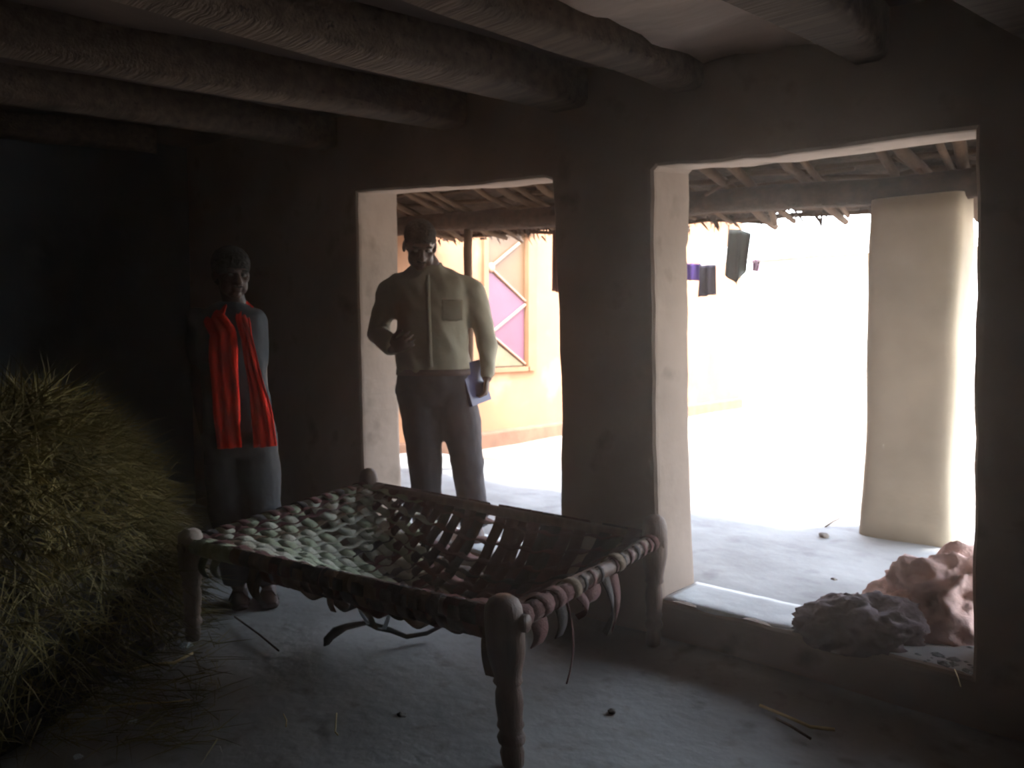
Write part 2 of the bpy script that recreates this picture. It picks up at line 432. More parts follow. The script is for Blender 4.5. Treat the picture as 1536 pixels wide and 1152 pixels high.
# outer pillar
def pillar(name, x0, x1, y0, y1, z0, z1, label, top_flare=.0):
    bm = bmesh.new(); n = 16; rings = []
    K = 28
    for i in range(n + 1):
        t = i / n; z = z0 + (z1 - z0) * t
        fl = 1 + .07 * max(0, 1 - t * 7) + .02 * noise.noise(Vector((t * 4, x0, 0)))
        cx = (x0 + x1) / 2; cy = (y0 + y1) / 2; hx = (x1 - x0) / 2 * fl; hy = (y1 - y0) / 2 * fl
        ring = []
        for k in range(K):
            a = 2 * pi * (k + .5) / K; ca, sa = cos(a), sin(a); e = .28
            px_ = cx + hx * math.copysign(abs(ca) ** e, ca); py_ = cy + hy * math.copysign(abs(sa) ** e, sa)
            j = .012 * noise.noise(Vector((px_ * 3, py_ * 3, z * 2)))
            ring.append(bm.verts.new((px_ + j, py_ + j, z)))
        rings.append(ring)
    for i in range(n):
        for k in range(K): bm.faces.new((rings[i][k], rings[i][(k + 1) % K], rings[i + 1][(k + 1) % K], rings[i + 1][k]))
    bm.faces.new(rings[0][::-1]); bm.faces.new(rings[-1])
    o = obj(name, bm, M_PILLAR); return tag(o, label, 'pillar')
pillar('mud_pillar', .27, .73, 1.74, 2.08, .17, 2.055, 'thick mud pillar at the veranda edge, right of the bright gap')

roof = empty('veranda_roof', (0, 1.2, 2.3), 'rough veranda roof of logs, sticks and thatch seen above both openings', 'roof')
def rpart(name, bm, m, smooth=True, kind=None):
    o = obj(name, bm, m, roof, smooth); o.matrix_parent_inverse = Matrix.Translation(-Vector((0, 1.2, 2.3)))
    if kind: o['kind'] = kind
    return o
def wavy(a, b, n, amp, seed):
    a = Vector(a); b = Vector(b); out = []
    for i in range(n + 1):
        t = i / n; p = a.lerp(b, t)
        out.append(p + Vector((noise.noise(Vector((t * 4, seed, 0))), 0, noise.noise(Vector((t * 4, seed, 9))))) * amp)
    return out
def roofz(x, y): return 2.395 - .035 * (x + 3.9) + (.25 * (1.86 - y) if y < 1.86 else .27 * (1.86 - y))
bm = bmesh.new(); P = wavy((-3.9, 1.86, 2.27), (1.0, 1.86, 2.10), 26, .03, 3)
tube(bm, P, [.078 * (1 + .12 * noise.noise(Vector((i * .6, 0, 0)))) for i in range(len(P))], seg=12, jit=.05); rpart('log_beam', bm, M_THATCH)
bm = bmesh.new(); P = wavy((.9, 1.86, 2.13), (4.6, 1.86, 2.12), 12, .03, 5)
tube(bm, P, .075, seg=12, jit=.05); rpart('log_beam', bm, M_THATCH)
x = -3.9; k = 0
while x < 4.3:                                           # rafters down the slope
    ya, yb = .22, 2.48 + random.uniform(-.12, .12); dx = random.uniform(-.22, .22)
    r0 = random.uniform(.022, .042)
    P = wavy((x, ya, roofz(x, ya) - .03), (x + dx * .75, 1.86, roofz(x, 1.86) - .03), 7, .05, k)[:-1] + wavy((x + dx * .75, 1.86, roofz(x, 1.86) - .03), (x + dx, yb, roofz(x, yb) - .03), 3, .03, k + .5)
    bm = bmesh.new(); tube(bm, P, [r0 * (1.15 - .5 * i / 9) for i in range(len(P))], seg=8, jit=.08)
    rpart('rafter', bm, M_STICK); x += random.uniform(.14, .3); k += 1
for k in range(13):                                      # battens across
    y = .35 + k * .18 + random.uniform(-.04, .04); x0 = -3.9 + random.uniform(0, .5)
    while x0 < 4.2:
        ln = random.uniform(1.1, 2.0)
        P = wavy((x0, y, roofz(x0, y) + .02), (x0 + ln, y + random.uniform(-.1, .1), roofz(x0 + ln, y) + .02), 7, .05, k + x0)
        bm = bmesh.new(); tube(bm, P, [random.uniform(.013, .022) for _ in P], seg=6); rpart('batten', bm, M_STICK)
        x0 += ln * .85
for k in range(26):                                      # short broken branches poking down between rafters
    x = random.uniform(-3, 2.2); y = random.uniform(.7, 2.2)
    a = Vector((x, y, roofz(x, y) + .0)); d = Vector((random.uniform(-1, 1), random.uniform(-.8, .8), random.uniform(-.35, 0))).normalized()
    bm = bmesh.new(); tube(bm, [a, a + d * .15 + Vector((0, 0, .012)), a + d * random.uniform(.22, .36)], [.02, .017, .011], seg=7); rpart('branch', bm, M_STICK)
bm = bmesh.new(); V = []                                 # thatch bed
nx, ny = 90, 24
for j in range(ny + 1):
    row = []
    for i in range(nx + 1):
        x = -4.1 + 8.8 * i / nx; y = .15 + 2.4 * j / ny
        if j == ny: y += .1 * noise.noise(Vector((x * 5, 0, 0)))
        row.append(bm.verts.new((x, y, roofz(x, y) + .045 + .03 * noise.noise(Vector((x, y, 0)) * 5))))
    V.append(row)
for j in range(ny):
    for i in range(nx): bm.faces.new((V[j][i], V[j][i + 1], V[j + 1][i + 1], V[j + 1][i]))
r = bmesh.ops.extrude_face_region(bm, geom=bm.faces[:])
bmesh.ops.translate(bm, verts=[g for g in r['geom'] if isinstance(g, bmesh.types.BMVert)], vec=(0, 0, .14))
rpart('thatch', bm, M_THATCH, smooth=False)
def blades(name, pts_dirs, m, parent=None, wd=.004):
    vs = []; fs = []
    for (p, d, ln, droop, w_) in pts_dirs:
        s = d.cross(Vector((random.uniform(-1, 1), random.uniform(-1, 1), random.uniform(-1, 1)))).normalized() * (w_ / 2)
        b = len(vs); q = p + d * ln * .5 + Vector((0, 0, -droop * .25)); e = p + d * ln + Vector((0, 0, -droop))
        vs += [p + s, p - s, q + s * .8, q - s * .8, e]
        fs += [(b, b + 1, b + 3, b + 2), (b + 2, b + 3, b + 4)]
    me = bpy.data.meshes.new(name); me.from_pydata([tuple(v) for v in vs], [], fs); me.update()
    return link(name, me, m, parent)
L_ = []
for _ in range(1500):
    x = random.uniform(-4, 4.3); y = 2.5 + random.uniform(-.15, .06)
    d = Vector((random.uniform(-.5, .5), random.uniform(.3, 1), random.uniform(-.9, .1))).normalized()
    big = .06 * (1 + noise.noise(Vector((x * 3, 0, 0))))
    L_.append((Vector((x, y, roofz(x, y) + random.uniform(.0, .1))), d, random.uniform(.03, .07) + big * .6, .01, random.uniform(.008, .03)))
o = blades('thatch_fringe', L_, M_THATCH, roof); o['kind'] = 'stuff'; o.matrix_parent_inverse = Matrix.Translation(-Vector((0, 1.2, 2.3)))

# wooden post beneath the beam, seen past the standing man's shoulder
pp = ony(703, 360, 1.86)
bm = bmesh.new(); P = wavy((pp.x, 1.86, .16), (pp.x, 1.86, 2.2), 10, .02, 8); tube(bm, P, .036, seg=10, jit=.05)
tag(obj('wooden_post', bm, M_STICK), 'slim wooden post behind the shoulder of the man in the doorway', 'post')

# far wing of the house across the courtyard, its wall faces the veranda end on
XW = -4.1
house = empty('courtyard_house', (XW, 5, .1), 'orange adobe house wing across the courtyard with a painted metal shutter', 'house')
HI = Matrix.Translation(-Vector((XW, 5, .1)))
def hpart(name, bm, m, parent=None, smooth=False):
    o = obj(name, bm, m, parent or house, smooth)
    if parent is None: o.matrix_parent_inverse = HI
    return o
def px_on_wing(px, py): return onx(px, py, XW)
w0 = px_on_wing(727, 352); w1 = px_on_wing(791, 352); wb = px_on_wing(760, 551)
ya, yb2, za, zb2 = w0.y, w1.y, wb.z, 2.42
def wingbox(y0, y1, z0, z1):
    return ((XW - .15, (y0 + y1) / 2, (z0 + z1) / 2), (.3, y1 - y0, z1 - z0))
bm = bmesh.new()
for args in ((.33, ya, 0, 3.5), (yb2, 9.4, 0, 3.5), (ya, yb2, 0, za), (ya, yb2, zb2, 3.5)):
    box(bm, *wingbox(*args))
hpart('wall', bm, M_ADOBE)
bm = bmesh.new()
box(bm, (XW + .02, 4.8, .17), (.1, 9.2, .2), bevel=.03); hpart('plinth', bm, mat('brown_plinth', (.12, .06, .035), var=.2))
bm = bmesh.new()
for (y0, y1, z0, z1) in ((ya - .05, ya + .02, za - .05, zb2 + .05), (yb2 - .02, yb2 + .12, za - .05, zb2 + .05), (ya, yb2, zb2, zb2 + .05), (ya, yb2, za - .05, za)):
    box(bm, (XW, (y0 + y1) / 2, (z0 + z1) / 2), (.08, y1 - y0, z1 - z0))
hpart('window_frame', bm, M_FRAME)
def plate(pts, x, th):
    bm = bmesh.new(); f = bm.faces.new([bm.verts.new((x, ya + (yb2 - ya) * s, za + (zb2 - za) * h)) for s, h in pts])
    r = bmesh.ops.extrude_face_region(bm, geom=[f]); bmesh.ops.translate(bm, verts=[g for g in r['geom'] if isinstance(g, bmesh.types.BMVert)], vec=(th, 0, 0))
    return bm
def H(py): return (551 - py) / (551 - 352) * (px_on_wing(760, 352).z - za) / (zb2 - za)
sh = hpart('shutter', plate([(0, 0), (1, 0), (1, 1), (0, 1)], XW - .05, .03), M_OLIVE)
hpart('purple_panel', plate([(.06, H(405)), (.93, H(452)), (.93, H(548)), (.06, H(500))], XW - .02, .012), M_PURP, sh)
hpart('olive_panel', plate([(.06, H(503)), (.93, H(549)), (.06, H(549))], XW - .02, .012), mat('pale_olive', (.11, .085, .045), rough=.5), sh)
def strip(s0, p0, s1, p1):
    bm = bmesh.new()
    a = Vector((XW - .0, ya + (yb2 - ya) * s0, za + (zb2 - za) * H(p0))); b = Vector((XW - .0, ya + (yb2 - ya) * s1, za + (zb2 - za) * H(p1)))
    tube(bm, [a, b], .016, seg=6); hpart('diagonal_strip', bm, M_STRIP, sh)
strip(.8, 362, .12, 403); strip(.12, 403, .95, 450); strip(.95, 455, .12, 500); strip(.12, 500, .95, 547)
for p_ in (403, 500):
    bm = bmesh.new(); ellipsoid(bm, (XW + .0, ya + (yb2 - ya) * .14, za + (zb2 - za) * H(p_)), (.03, .055, .055), seg=12); hpart('boss', bm, M_STRIP, sh, True)
bm = bmesh.new()
box(bm, (XW - .25, 4.8, 3.6), (1.0, 9.6, .1), rot=Matrix.Rotation(radians(14), 3, 'Y')); hpart('eave', bm, M_THATCH)
# house closing the far side of the courtyard
far = empty('far_house', (2, 12, .1), 'pale sunlit house wall closing the far side of the courtyard', 'house')
bm = bmesh.new(); box(bm, (3, 12.2, 1.4), (16, .4, 2.7))
o = obj('wall', bm, mat('pale_wall', (.5, .47, .42), var=.06, bump=.2), far, False); o.matrix_parent_inverse = Matrix.Translation(-Vector((2, 12, .1)))
bm = bmesh.new(); box(bm, (3, 12.2, 2.9), (16.6, 1.6, .12), rot=Matrix.Rotation(radians(10), 3, 'X'))
o = obj('roof', bm, mat('pale_tile', (.75, .68, .6), var=.08, bump=.3), far, False); o.matrix_parent_inverse = Matrix.Translation(-Vector((2, 12, .1)))

# clothes on the line beyond the veranda
YL = 2.75
la = ony(985, 392, YL); lb = ony(1300, 372, YL)
bm = bmesh.new(); P = [la.lerp(lb, t / 12) + Vector((0, 0, -.05 * sin(pi * t / 12))) for t in range(13)]
P = [ony(890, 335, 1.95)] + P + [Vector((.6, 2.1, 2.0))]
tube(bm, P, .004, seg=5); tag(obj('clothes_line', bm, M_CORD), 'thin washing line stretched outside the veranda', 'line')
def hang(name, outline, m, label, y=YL, fold=.03):
    """cloth hung on the line: outline in pixels -> closed cloth with thickness and folds"""
    tp = [ony(a, b, y) for a, b in outline]
    xs = [p.x for p in tp]; x0, x1 = min(xs), max(xs); n = 14
    top = outline[:len(outline) // 2]; bot = outline[len(outline) // 2:][::-1]
    def samp(pl, t):
        f = t * (len(pl) - 1); i = min(int(f), len(pl) - 2); return Vector(pl[i]).lerp(Vector(pl[i + 1]), f - i)
    bm = bmesh.new(); V = []
    for j in range(11):
        row = []
        for i in range(n + 1):
            a = samp(top, i / n); b = samp(bot, i / n); q = a.lerp(b, j / 10); p = ony(q.x, q.y, y)
            p.y += fold * sin(i / n * 14 + y) * (.3 + .7 * j / 10); row.append(bm.verts.new(p))
        V.append(row)
    for j in range(10):
        for i in range(n): bm.faces.new((V[j][i], V[j][i + 1], V[j + 1][i + 1], V[j + 1][i]))
    r = bmesh.ops.extrude_face_region(bm, geom=bm.faces[:])
    bmesh.ops.translate(bm, verts=[g for g in r['geom'] if isinstance(g, bmesh.types.BMVert)], vec=(0, .008, 0))
    return tag(obj(name, bm, m), label, 'garment', 'washing on the line')
hang('purple_cloth', [(1020, 395), (1052, 396), (1050, 421), (1022, 420)], M_CL_P, 'purple cloth at the left end of the washing line')
hang('slate_cloth', [(1049, 398), (1074, 397), (1076, 441), (1046, 446)], M_CL_B, 'slate blue garment hanging right of the purple cloth', y=YL - .06)
hang('white_shirt', [(1046, 366), (1070, 372), (1092, 370), (1089, 398), (1066, 400), (1050, 414)], M_CL_W, 'white garment above the slate blue one on the washing line', y=YL + .06)
hang('grey_cloth', [(1092, 344), (1110, 344), (1127, 350), (1122, 396), (1105, 428), (1086, 410)], M_CL_G, 'long grey green cloth hanging at the eave with pointed hem', y=YL - .12)
hang('mauve_cloth', [(1127, 389), (1141, 389), (1138, 408), (1130, 407)], M_CL_M, 'small mauve cloth at the right of the washing', y=YL)
# maroon rag at the eave beyond the left doorway
hang('maroon_rag', [(828, 346), (840, 343), (842, 440), (829, 436)], M_CL_R, 'maroon rag hanging outside, at the right edge of the left doorway', y=2.3)

# haze volume added in the room to give the lens glare round the openings
HAZE_D = .0165
hm = bpy.data.materials.new('glare_air'); hm.use_nodes = True; t = hm.node_tree; t.nodes.clear()
vs_ = t.nodes.new('ShaderNodeVolumeScatter'); vs_.inputs['Color'].default_value = (1, .93, .86, 1); vs_.inputs['Density'].default_value = HAZE_D
vs_.inputs['Anisotropy'].default_value = .84
mo = t.nodes.new('ShaderNodeOutputMaterial'); t.links.new(vs_.outputs[0], mo.inputs['Volume'])
bm = bmesh.new(); box(bm, ((XL + XR) / 2, (YB - .02) / 2, 1.12), (XR - XL - .1, -YB - .1, 2.1))
tag(obj('glare_haze', bm, hm, None, False), 'thin haze added in the room air for the glare round the bright openings', 'haze', kind='stuff')

# ------------------------------------------------------------------ the string cot
A0 = onz(770, 1150, 0); B0 = onz(980, 970, 0); C0 = onz(290, 960, 0); D0 = B0 + C0 - A0
cot = empty('string_cot', (A0 + D0) / 2, 'old wooden string cot with a sagging torn webbing of rag straps', 'cot')
CI = Matrix.Translation(-((A0 + D0) / 2))
def cpart(name, bm, m, smooth=True, parent=None):
    o = obj(name, bm, m, parent or cot, smooth)
    if parent is None: o.matrix_parent_inverse = CI
    return o
Lv = (C0 - A0); Wv = (B0 - A0); LL = Lv.length; WW = Wv.length; Lu = Lv.normalized(); Wu = Wv.normalized()
def cz(u, v): return (.455 * (1 - u) * (1 - v) + .455 * (1 - u) * v + .415 * u * (1 - v) + .485 * u * v)
def cp(u, v, dz=0): return A0 + Lv * u + Wv * v + Vector((0, 0, cz(u, v) + dz))
prof = [(0, .026), (.01, .032), (.05, .036), (.075, .030), (.085, .040), (.10, .043), (.115, .036), (.125, .032), (.14, .040), (.155, .036), (.17, .036),
        (.21, .041), (.25, .040), (.27, .033), (.285, .044), (.30, .040), (.33, .046), (.37, .054), (.40, .057), (.50, .057), (.53, .054), (.552, .044), (.565, .026), (.569, .008)]
for nm, base, top, mm in (('A', A0, .535, M_WOOD), ('B', B0, .565, M_WOOD), ('C', C0, .49, M_WOOD_L), ('D', D0, .59, M_WOOD)):
    bm = bmesh.new(); lathe(bm, [(z * top / .569, r * (1.05 if nm == 'A' else .92)) for z, r in prof], 18)
    lean = {'A': (-.03, .0), 'B': (.0, 0), 'C': (0, 0), 'D': (0, 0)}[nm]
    for v in bm.verts: v.co.x += lean[0] * v.co.z * cos(YAW) / .5; v.co.y += lean[0] * v.co.z * sin(YAW) / .5
    wobble(bm, .003, 25, ord(nm))
    o = cpart('leg', bm, mm); o.location = base
    if nm == 'C': o['label'] = 'pale worn turned leg beside the hay'
for (p, q) in (((0, 0), (1, 0)), ((0, 1), (1, 1)), ((0, 0), (0, 1)), ((1, 0), (1, 1))):
    a = cp(*p); b = cp(*q); ex = (b - a).normalized() * .05; P = wavy(a - ex, b + ex, 14, .012, p[0] * 3 + q[1] + p[1])
    bm = bmesh.new(); tube(bm, P, [.027 * (1 + .12 * noise.noise(Vector((i * .5, p[0], q[1])))) for i in range(15)], seg=10, jit=.03); cpart('rail', bm, M_WOOD)
def sag(u, v):
    u = min(max(u, 0), 1); v = min(max(v, 0), 1)
    uu = u ** .85
    return .31 * (sin(pi * uu ** .95) ** 1.1) * (sin(pi * v ** 1.35) ** .75)
def surf(u, v): return cp(u, v, .022 - sag(u, v))
SM = {
 'beige': mat('strap_beige', (.30, .30, .235), var=.25, scale=20, bump=.5, bscale=120),
 'green': mat('strap_green', (.20, .225, .15), var=.2, scale=20, bump=.5, bscale=120),
 'teal': mat('strap_teal', (.16, .27, .25), var=.2, scale=20, bump=.5, bscale=120),
 'maroon': mat('strap_maroon', (.065, .022, .019), var=.25, scale=20, bump=.5, bscale=120),
 'dark': mat('strap_dark', (.022, .017, .015), var=.3, scale=20, bump=.5, bscale=120),
 'ochre': mat('strap_ochre', (.085, .055, .03), var=.25, scale=20, bump=.5, bscale=120)}
NU, NV = 17, 27                                       # straps running lengthwise, straps running across
RR = .034
def wrap_arc(c, inward, n=7, start=-.9, r=RR):
    """points round a rail: from under the outside, over the top"""
    out = []
    for i in range(n):
        a = start * pi + (.5 - start) * pi * 0
        ang = -pi * .75 + (i / (n - 1)) * (pi * 1.15)   # angle measured from outward horizontal, upwards
        out.append(c - inward * (r * cos(ang)) + Vector((0, 0, r * sin(ang))))
    return out
def strap_piece(pts, side, wds, col):
    bm = bmesh.new(); ribbon(bm, pts, side, wds, .003); cpart('strap', bm, SM[col])
for i in range(NU):                                    # lengthwise straps in two pieces: maroon rags, darkened too for the pit's backlit shade
    v = (i + .6) / (NU + .2); jit_v = random.uniform(-.008, .008)
    pale = random.choice(['beige', 'green', 'beige', 'green']); dk = random.choice(['dark', 'maroon', 'maroon'])
    if i in (9,): continue                              # a lost strap
    split = .42 + .10 * noise.noise(Vector((i * .7, 0, 0))) + (.30 * max(0, v - .35) * 1.6)
    arc0 = wrap_arc(cp(1, v), -Lu); ns = 60; left = list(arc0); right = []
    for k in range(1, ns):
        u = 1 - k / ns
        if u < .02: break
        ph = (u * NV) * pi + i * pi
        p = surf(u, v + jit_v + .012 * noise.noise(Vector((u * 4, i, 0)))) + Vector((0, 0, .0065 * sin(ph)))
        if u > split: left.append(p)
        if u < split + .02: right.append(p)
    w0 = WW / NU * (1.02 if i < 10 else 1.3)
    strap_piece(left, Wu, [w0 * (1 + .15 * noise.noise(Vector((k * .2, i, 7)))) for k in range(len(left))], 'maroon' if i < 1 else pale)
    nar = .3 if v > .3 else 1
    right += wrap_arc(cp(0, v), Lu)[::-1]
    strap_piece(right, Wu, [w0 * (nar if k > len(right) - 12 else .95) for k in range(len(right))], dk)
for i in range(NV):                                    # straps across
    u = (i + .6) / (NV + .2); ju = random.uniform(-.006, .006)
    if i in (4, 13): continue
    near = random.choice(['dark', 'maroon']) if u < .36 else random.choice(['green', 'beige', 'beige'])
    if .36 <= u < .62: near = random.choice(['teal', 'teal', 'green'])
    if u > .9: near = random.choice(['maroon', 'ochre'])
    farc = random.choice(['dark', 'maroon', 'maroon']) if u < .8 else random.choice(['maroon', 'green', 'ochre'])  # far pieces darker, partly to paint shade on the backlit slope
    split = .52 + .1 * noise.noise(Vector((i * .7, 5, 0)))
    if u > .78: split += .3
    wd = LL / NV * (1.0 if u > .3 else .95)
    a_ = wrap_arc(cp(u, 0), Wu); b_ = []; ns = 44
    for k in range(1, ns):
        v = k / ns; ph = (v * NU) * pi + i * pi + pi
        p = surf(u + ju + .008 * noise.noise(Vector((v * 4, i, 30))), v) + Vector((0, 0, .0065 * sin(ph)))
        if v < split: a_.append(p)
        if v > split - .03: b_.append(p)
    b_ += wrap_arc(cp(u, 1), -Wu)[::-1]
    # the rag round the near rail is a darker piece than the webbing it carries
    strap_piece(a_[:9], Lu, wd, random.choice(['ochre', 'maroon', 'dark', 'ochre']) if u < .8 else 'green')
    strap_piece(a_[7:], Lu, [wd * (1 + .15 * noise.noise(Vector((k * .2, i, 17)))) for k in range(len(a_[7:]))], near)
    strap_piece(b_, Lu, [wd * (1.0 + .15 * noise.noise(Vector((k * .2, i, 19)))) for k in range(len(b_))], farc)
# extra tight turns of rag round the near and left rails
for k in range(15):
    u = .04 + .6 * k / 14 + random.uniform(-.01, .01); c = cp(u, 0)
    bm = bmesh.new(); pts = [c - Wu * (.042 * cos(a)) + Vector((0, 0, .052 * sin(a) - .022)) + Lu * (.004 * j) for j, a in enumerate([2 * pi * q / 14 for q in range(15)])]
    ribbon(bm, pts, Lu, random.uniform(.04, .065), .004); cpart('wrap', bm, SM[random.choice(['ochre', 'maroon', 'dark', 'dark'])])
for k in range(12):
    v = .06 + .86 * k / 11; c = cp(1, v)
    bm = bmesh.new(); pts = [c + Lu * (.040 * cos(a)) + Vector((0, 0, .040 * sin(a))) + Wu * (.006 * j) for j, a in enumerate([2 * pi * q / 14 for q in range(15)])]
    ribbon(bm, pts, Wu, random.uniform(.035, .05), .004); cpart('wrap', bm, SM['maroon' if k % 3 else 'dark'])
for v in (.12, .2, .3, .62, .93):
    c = cp(0, v); bm = bmesh.new(); pts = [c + Lu * (.036 * cos(a)) + Vector((0, 0, .036 * sin(a))) + Wu * (.004 * j) for j, a in enumerate([2 * pi * q / 14 for q in range(15)])]
    ribbon(bm, pts, Wu, .05, .004); cpart('wrap', bm, SM[random.choice(['ochre', 'maroon'])])
# loose ends hanging from the rails
def loose(p, d, ln, w_, col, curl=.02, n=8, tw=0):
    pts = []; sd = []
    for j in range(n + 1):
        t = j / n
        pts.append(p + Vector((0, 0, -ln * t)) + d * (curl * sin(t * 3)) )
        s = Matrix.Rotation(tw * t, 3, 'Z') @ d.cross(Vector((0, 0, 1))).normalized(); sd.append(s)
    bm = bmesh.new(); ribbon(bm, pts, sd, [w_ * (1 - .25 * (j / n)) for j in range(n + 1)], .004); cpart('loose_strap', bm, SM[col])
loose(cp(.735, 0, -.02), -Wu, .13, .045, 'ochre', .03); loose(cp(.70, 0, -.02), -Wu, .15, .03, 'dark', .05, tw=.8)
loose(cp(.47, 0, -.02), -Wu, .10, .035, 'ochre', .02)
loose(cp(0, .62, -.02), -Lu, .23, .07, 'maroon', .03, tw=.5); loose(cp(0, .56, -.02), -Lu, .22, .06, 'dark', .04, tw=.9)
loose(cp(0, .36, -.02), -Lu, .09, .06, 'maroon', .05, tw=.8)
loose(cp(0, .45, -.02), -Lu, .07, .12, 'maroon', .02)
loose(cp(0, .12, -.02), -Lu, .10, .09, 'maroon', .02); loose(cp(0, .25, -.02), -Lu, .12, .06, 'dark', .02)
loose(cp(0, .30, -.02), -Lu, .30, .008, 'maroon', .03)
loose(cp(.045, 0, -.02), -Wu, .17, .07, 'ochre', .02)
loose(cp(.93, 0, -.02), -Wu, .10, .05, 'green', .03); loose(cp(.88, 0, -.02), -Wu, .09, .05, 'green', .03)
# ragged droop beneath the near rail made of belly straps, and the long torn strap trailing under the cot
for u, dz in ((.66, .12), (.60, .17), (.55, .12), (.50, .20), (.44, .15), (.40, .18), (.34, .15), (.29, .18), (.24, .13), (.19, .14), (.14, .1)):
    a = cp(u, 0, -.03); b = cp(u - .10, 0, -.03)
    pts = [a.lerp(b, t / 10) + Vector((0, 0, -dz * .45 * sin(pi * t / 10))) + Wu * .04 * sin(pi * t / 10) for t in range(11)]
    bm = bmesh.new(); ribbon(bm, pts, Wu, .05, .004); cpart('loose_strap', bm, SM[random.choice(['ochre', 'maroon', 'dark'])])
pts_px = [(486, 966, .01), (500, 950, .04), (520, 940, .06), (550, 934, .09), (565, 940, .10), (585, 945, .06), (610, 955, .03), (640, 950, .03), (668, 936, .06)]
P = [onz(a, b, z) for a, b, z in pts_px]; bm = bmesh.new(); ribbon(bm, P, Vector((0, 0, 1)), [.05, .05, .03, .02, .03, .025, .02, .018, .015], .006); cpart('loose_strap', bm, SM['dark'])
P = [onz(535, 898, .2), onz(548, 915, .17), onz(560, 935, .12), onz(566, 943, .1)]
bm = bmesh.new(); ribbon(bm, P, RT, [.05, .04, .02, .03], .004); cpart('loose_strap', bm, SM['ochre'])
P = [onz(532, 900, .2), onz(540, 918, .16), onz(552, 936, .13)]; bm = bmesh.new(); ribbon(bm, P, RT, .012, .003)
o = cpart('torn_plastic_strip', bm, M_FOIL)
P = [onz(575, 908, .18), onz(583, 925, .15), onz(576, 944, .12), onz(570, 942, .11)]; bm = bmesh.new(); ribbon(bm, P, RT, .018, .003); cpart('torn_plastic_strip', bm, M_FOIL)

# ------------------------------------------------------------------ the two men
def hand(bm, wrist, d, palm_n, thumb_side, curl, s=1.0):
    """wrist point, pointing direction d, palm normal, side the thumb leaves; curl = bend per joint in radians"""
    d = d.normalized(); palm_n = (palm_n - d * palm_n.dot(d)).normalized(); sd = d.cross(palm_n).normalized() * thumb_side
    pc = wrist + d * .048 * s
    R = Matrix((sd, d, palm_n)).transposed()
    box_v = ellipsoid(bm, pc, (.041 * s, .055 * s, .017 * s), R, 14)
    ellipsoid(bm, wrist + d * .07 * s, (.040 * s, .026 * s, .014 * s), R, 12)
    lens = [.068, .076, .071, .056]
    for k in range(4):
        off = (.030 - .0205 * k) * s; base = wrist + d * .074 * s + sd * off
        p = base; dirn = d.copy(); dirn = (dirn + sd * (.10 - .07 * k)).normalized(); pts = [base - d * .02 * s, base]; ang = 0
        for seg_l in (.45, .32, .23):
            ang += curl
            dd = (dirn * cos(ang) + palm_n * sin(ang)).normalized()
            p = p + dd * lens[k] * seg_l * s; pts.append(p)
        capsule_chain(bm, pts, [.0095 * s, .0095 * s, .0088 * s, .008 * s, .007 * s], seg=8)
    tb = wrist + d * .022 * s + sd * .026 * s
    t1 = tb + (d * .6 + sd * .75 + palm_n * .3).normalized() * .036 * s
    t2 = t1 + (d * .85 + sd * .25 + palm_n * .45).normalized() * .03 * s
    t3 = t2 + (d * .9 - sd * .05 + palm_n * .5).normalized() * .024 * s
    capsule_chain(bm, [tb, t1, t2, t3], [.015 * s, .0118 * s, .0105 * s, .0085 * s], seg=8)
def head_shapes(bm, R, c, hs=1.0):
    """skull, jaw, nose, brow, lips, ears; local axes: +x figure's side, -y face forward, +z up"""
    R = R @ Matrix.Scale(hs, 3)
    def P(v): return c + R @ Vector(v)
    ellipsoid(bm, P((0, .012, .035)), (.076, .094, .088), R)
    ellipsoid(bm, P((0, -.022, -.03)), (.062, .068, .075), R)
    ellipsoid(bm, P((0, -.052, -.083)), (.034, .032, .026), R, 14)
    ellipsoid(bm, P((.035, -.04, -.045)), (.03, .04, .045), R, 12); ellipsoid(bm, P((-.035, -.04, -.045)), (.03, .04, .045), R, 12)
    tube(bm, [P((0, -.082, .018)), P((0, -.098, -.008)), P((0, -.108, -.026)), P((0, -.088, -.036))], [.010, .013, .018, .012], seg=10)
    ellipsoid(bm, P((.015, -.093, -.029)), (.011, .012, .009), R, 10); ellipsoid(bm, P((-.015, -.093, -.029)), (.011, .012, .009), R, 10)
    ellipsoid(bm, P((0, -.078, .032)), (.052, .016, .012), R, 12)
    ellipsoid(bm, P((0, -.088, -.052)), (.024, .009, .007), R, 10); ellipsoid(bm, P((0, -.085, -.064)), (.021, .010, .008), R, 10)
    ellipsoid(bm, P((.042, -.064, -.012)), (.02, .018, .014), R, 10); ellipsoid(bm, P((-.042, -.064, -.012)), (.02, .018, .014), R, 10)
    for s in (-1, 1):
        ellipsoid(bm, P((s * .079, .012, -.004)), (.011, .021, .033), R, 12)
def face_parts(body, R, c, s_=1):
    def P(v): return c + R @ Vector(v)
    for s in (-1, 1):
        bm = bmesh.new(); ellipsoid(bm, P((s * .031, -.075, .008)), (.0125, .010, .009), R, 12)
        obj('eye', bm, M_EYE, body)
        bm = bmesh.new(); ellipsoid(bm, P((s * .033, -.088, .032)), (.02, .006, .0045), R, 10); obj('eyebrow', bm, M_HAIR, body)
    bm = bmesh.new(); ellipsoid(bm, P((0, -.094, -.045)), (.026, .006, .006), R, 10); obj('moustache', bm, M_HAIR, body)
def hair_mesh(R, c, full=1.0):
    bm = bmesh.new(); ellipsoid(bm, c + R @ Vector((0, .020, .054)), (.082 * full, .101 * full, .082 * full), R, 40)
    ellipsoid(bm, c + R @ Vector((0, .06, .0)), (.076, .06, .072), R, 24)
    return remesh(bm, .005, 3, lambda co: .004 * noise.noise(co * 90))
def put(name, me_or_bm, m, parent, smooth=True):
    if isinstance(me_or_bm, bmesh.types.BMesh): return obj(name, me_or_bm, m, parent, smooth)
    return link(name, me_or_bm, m, parent)
V3 = Vector

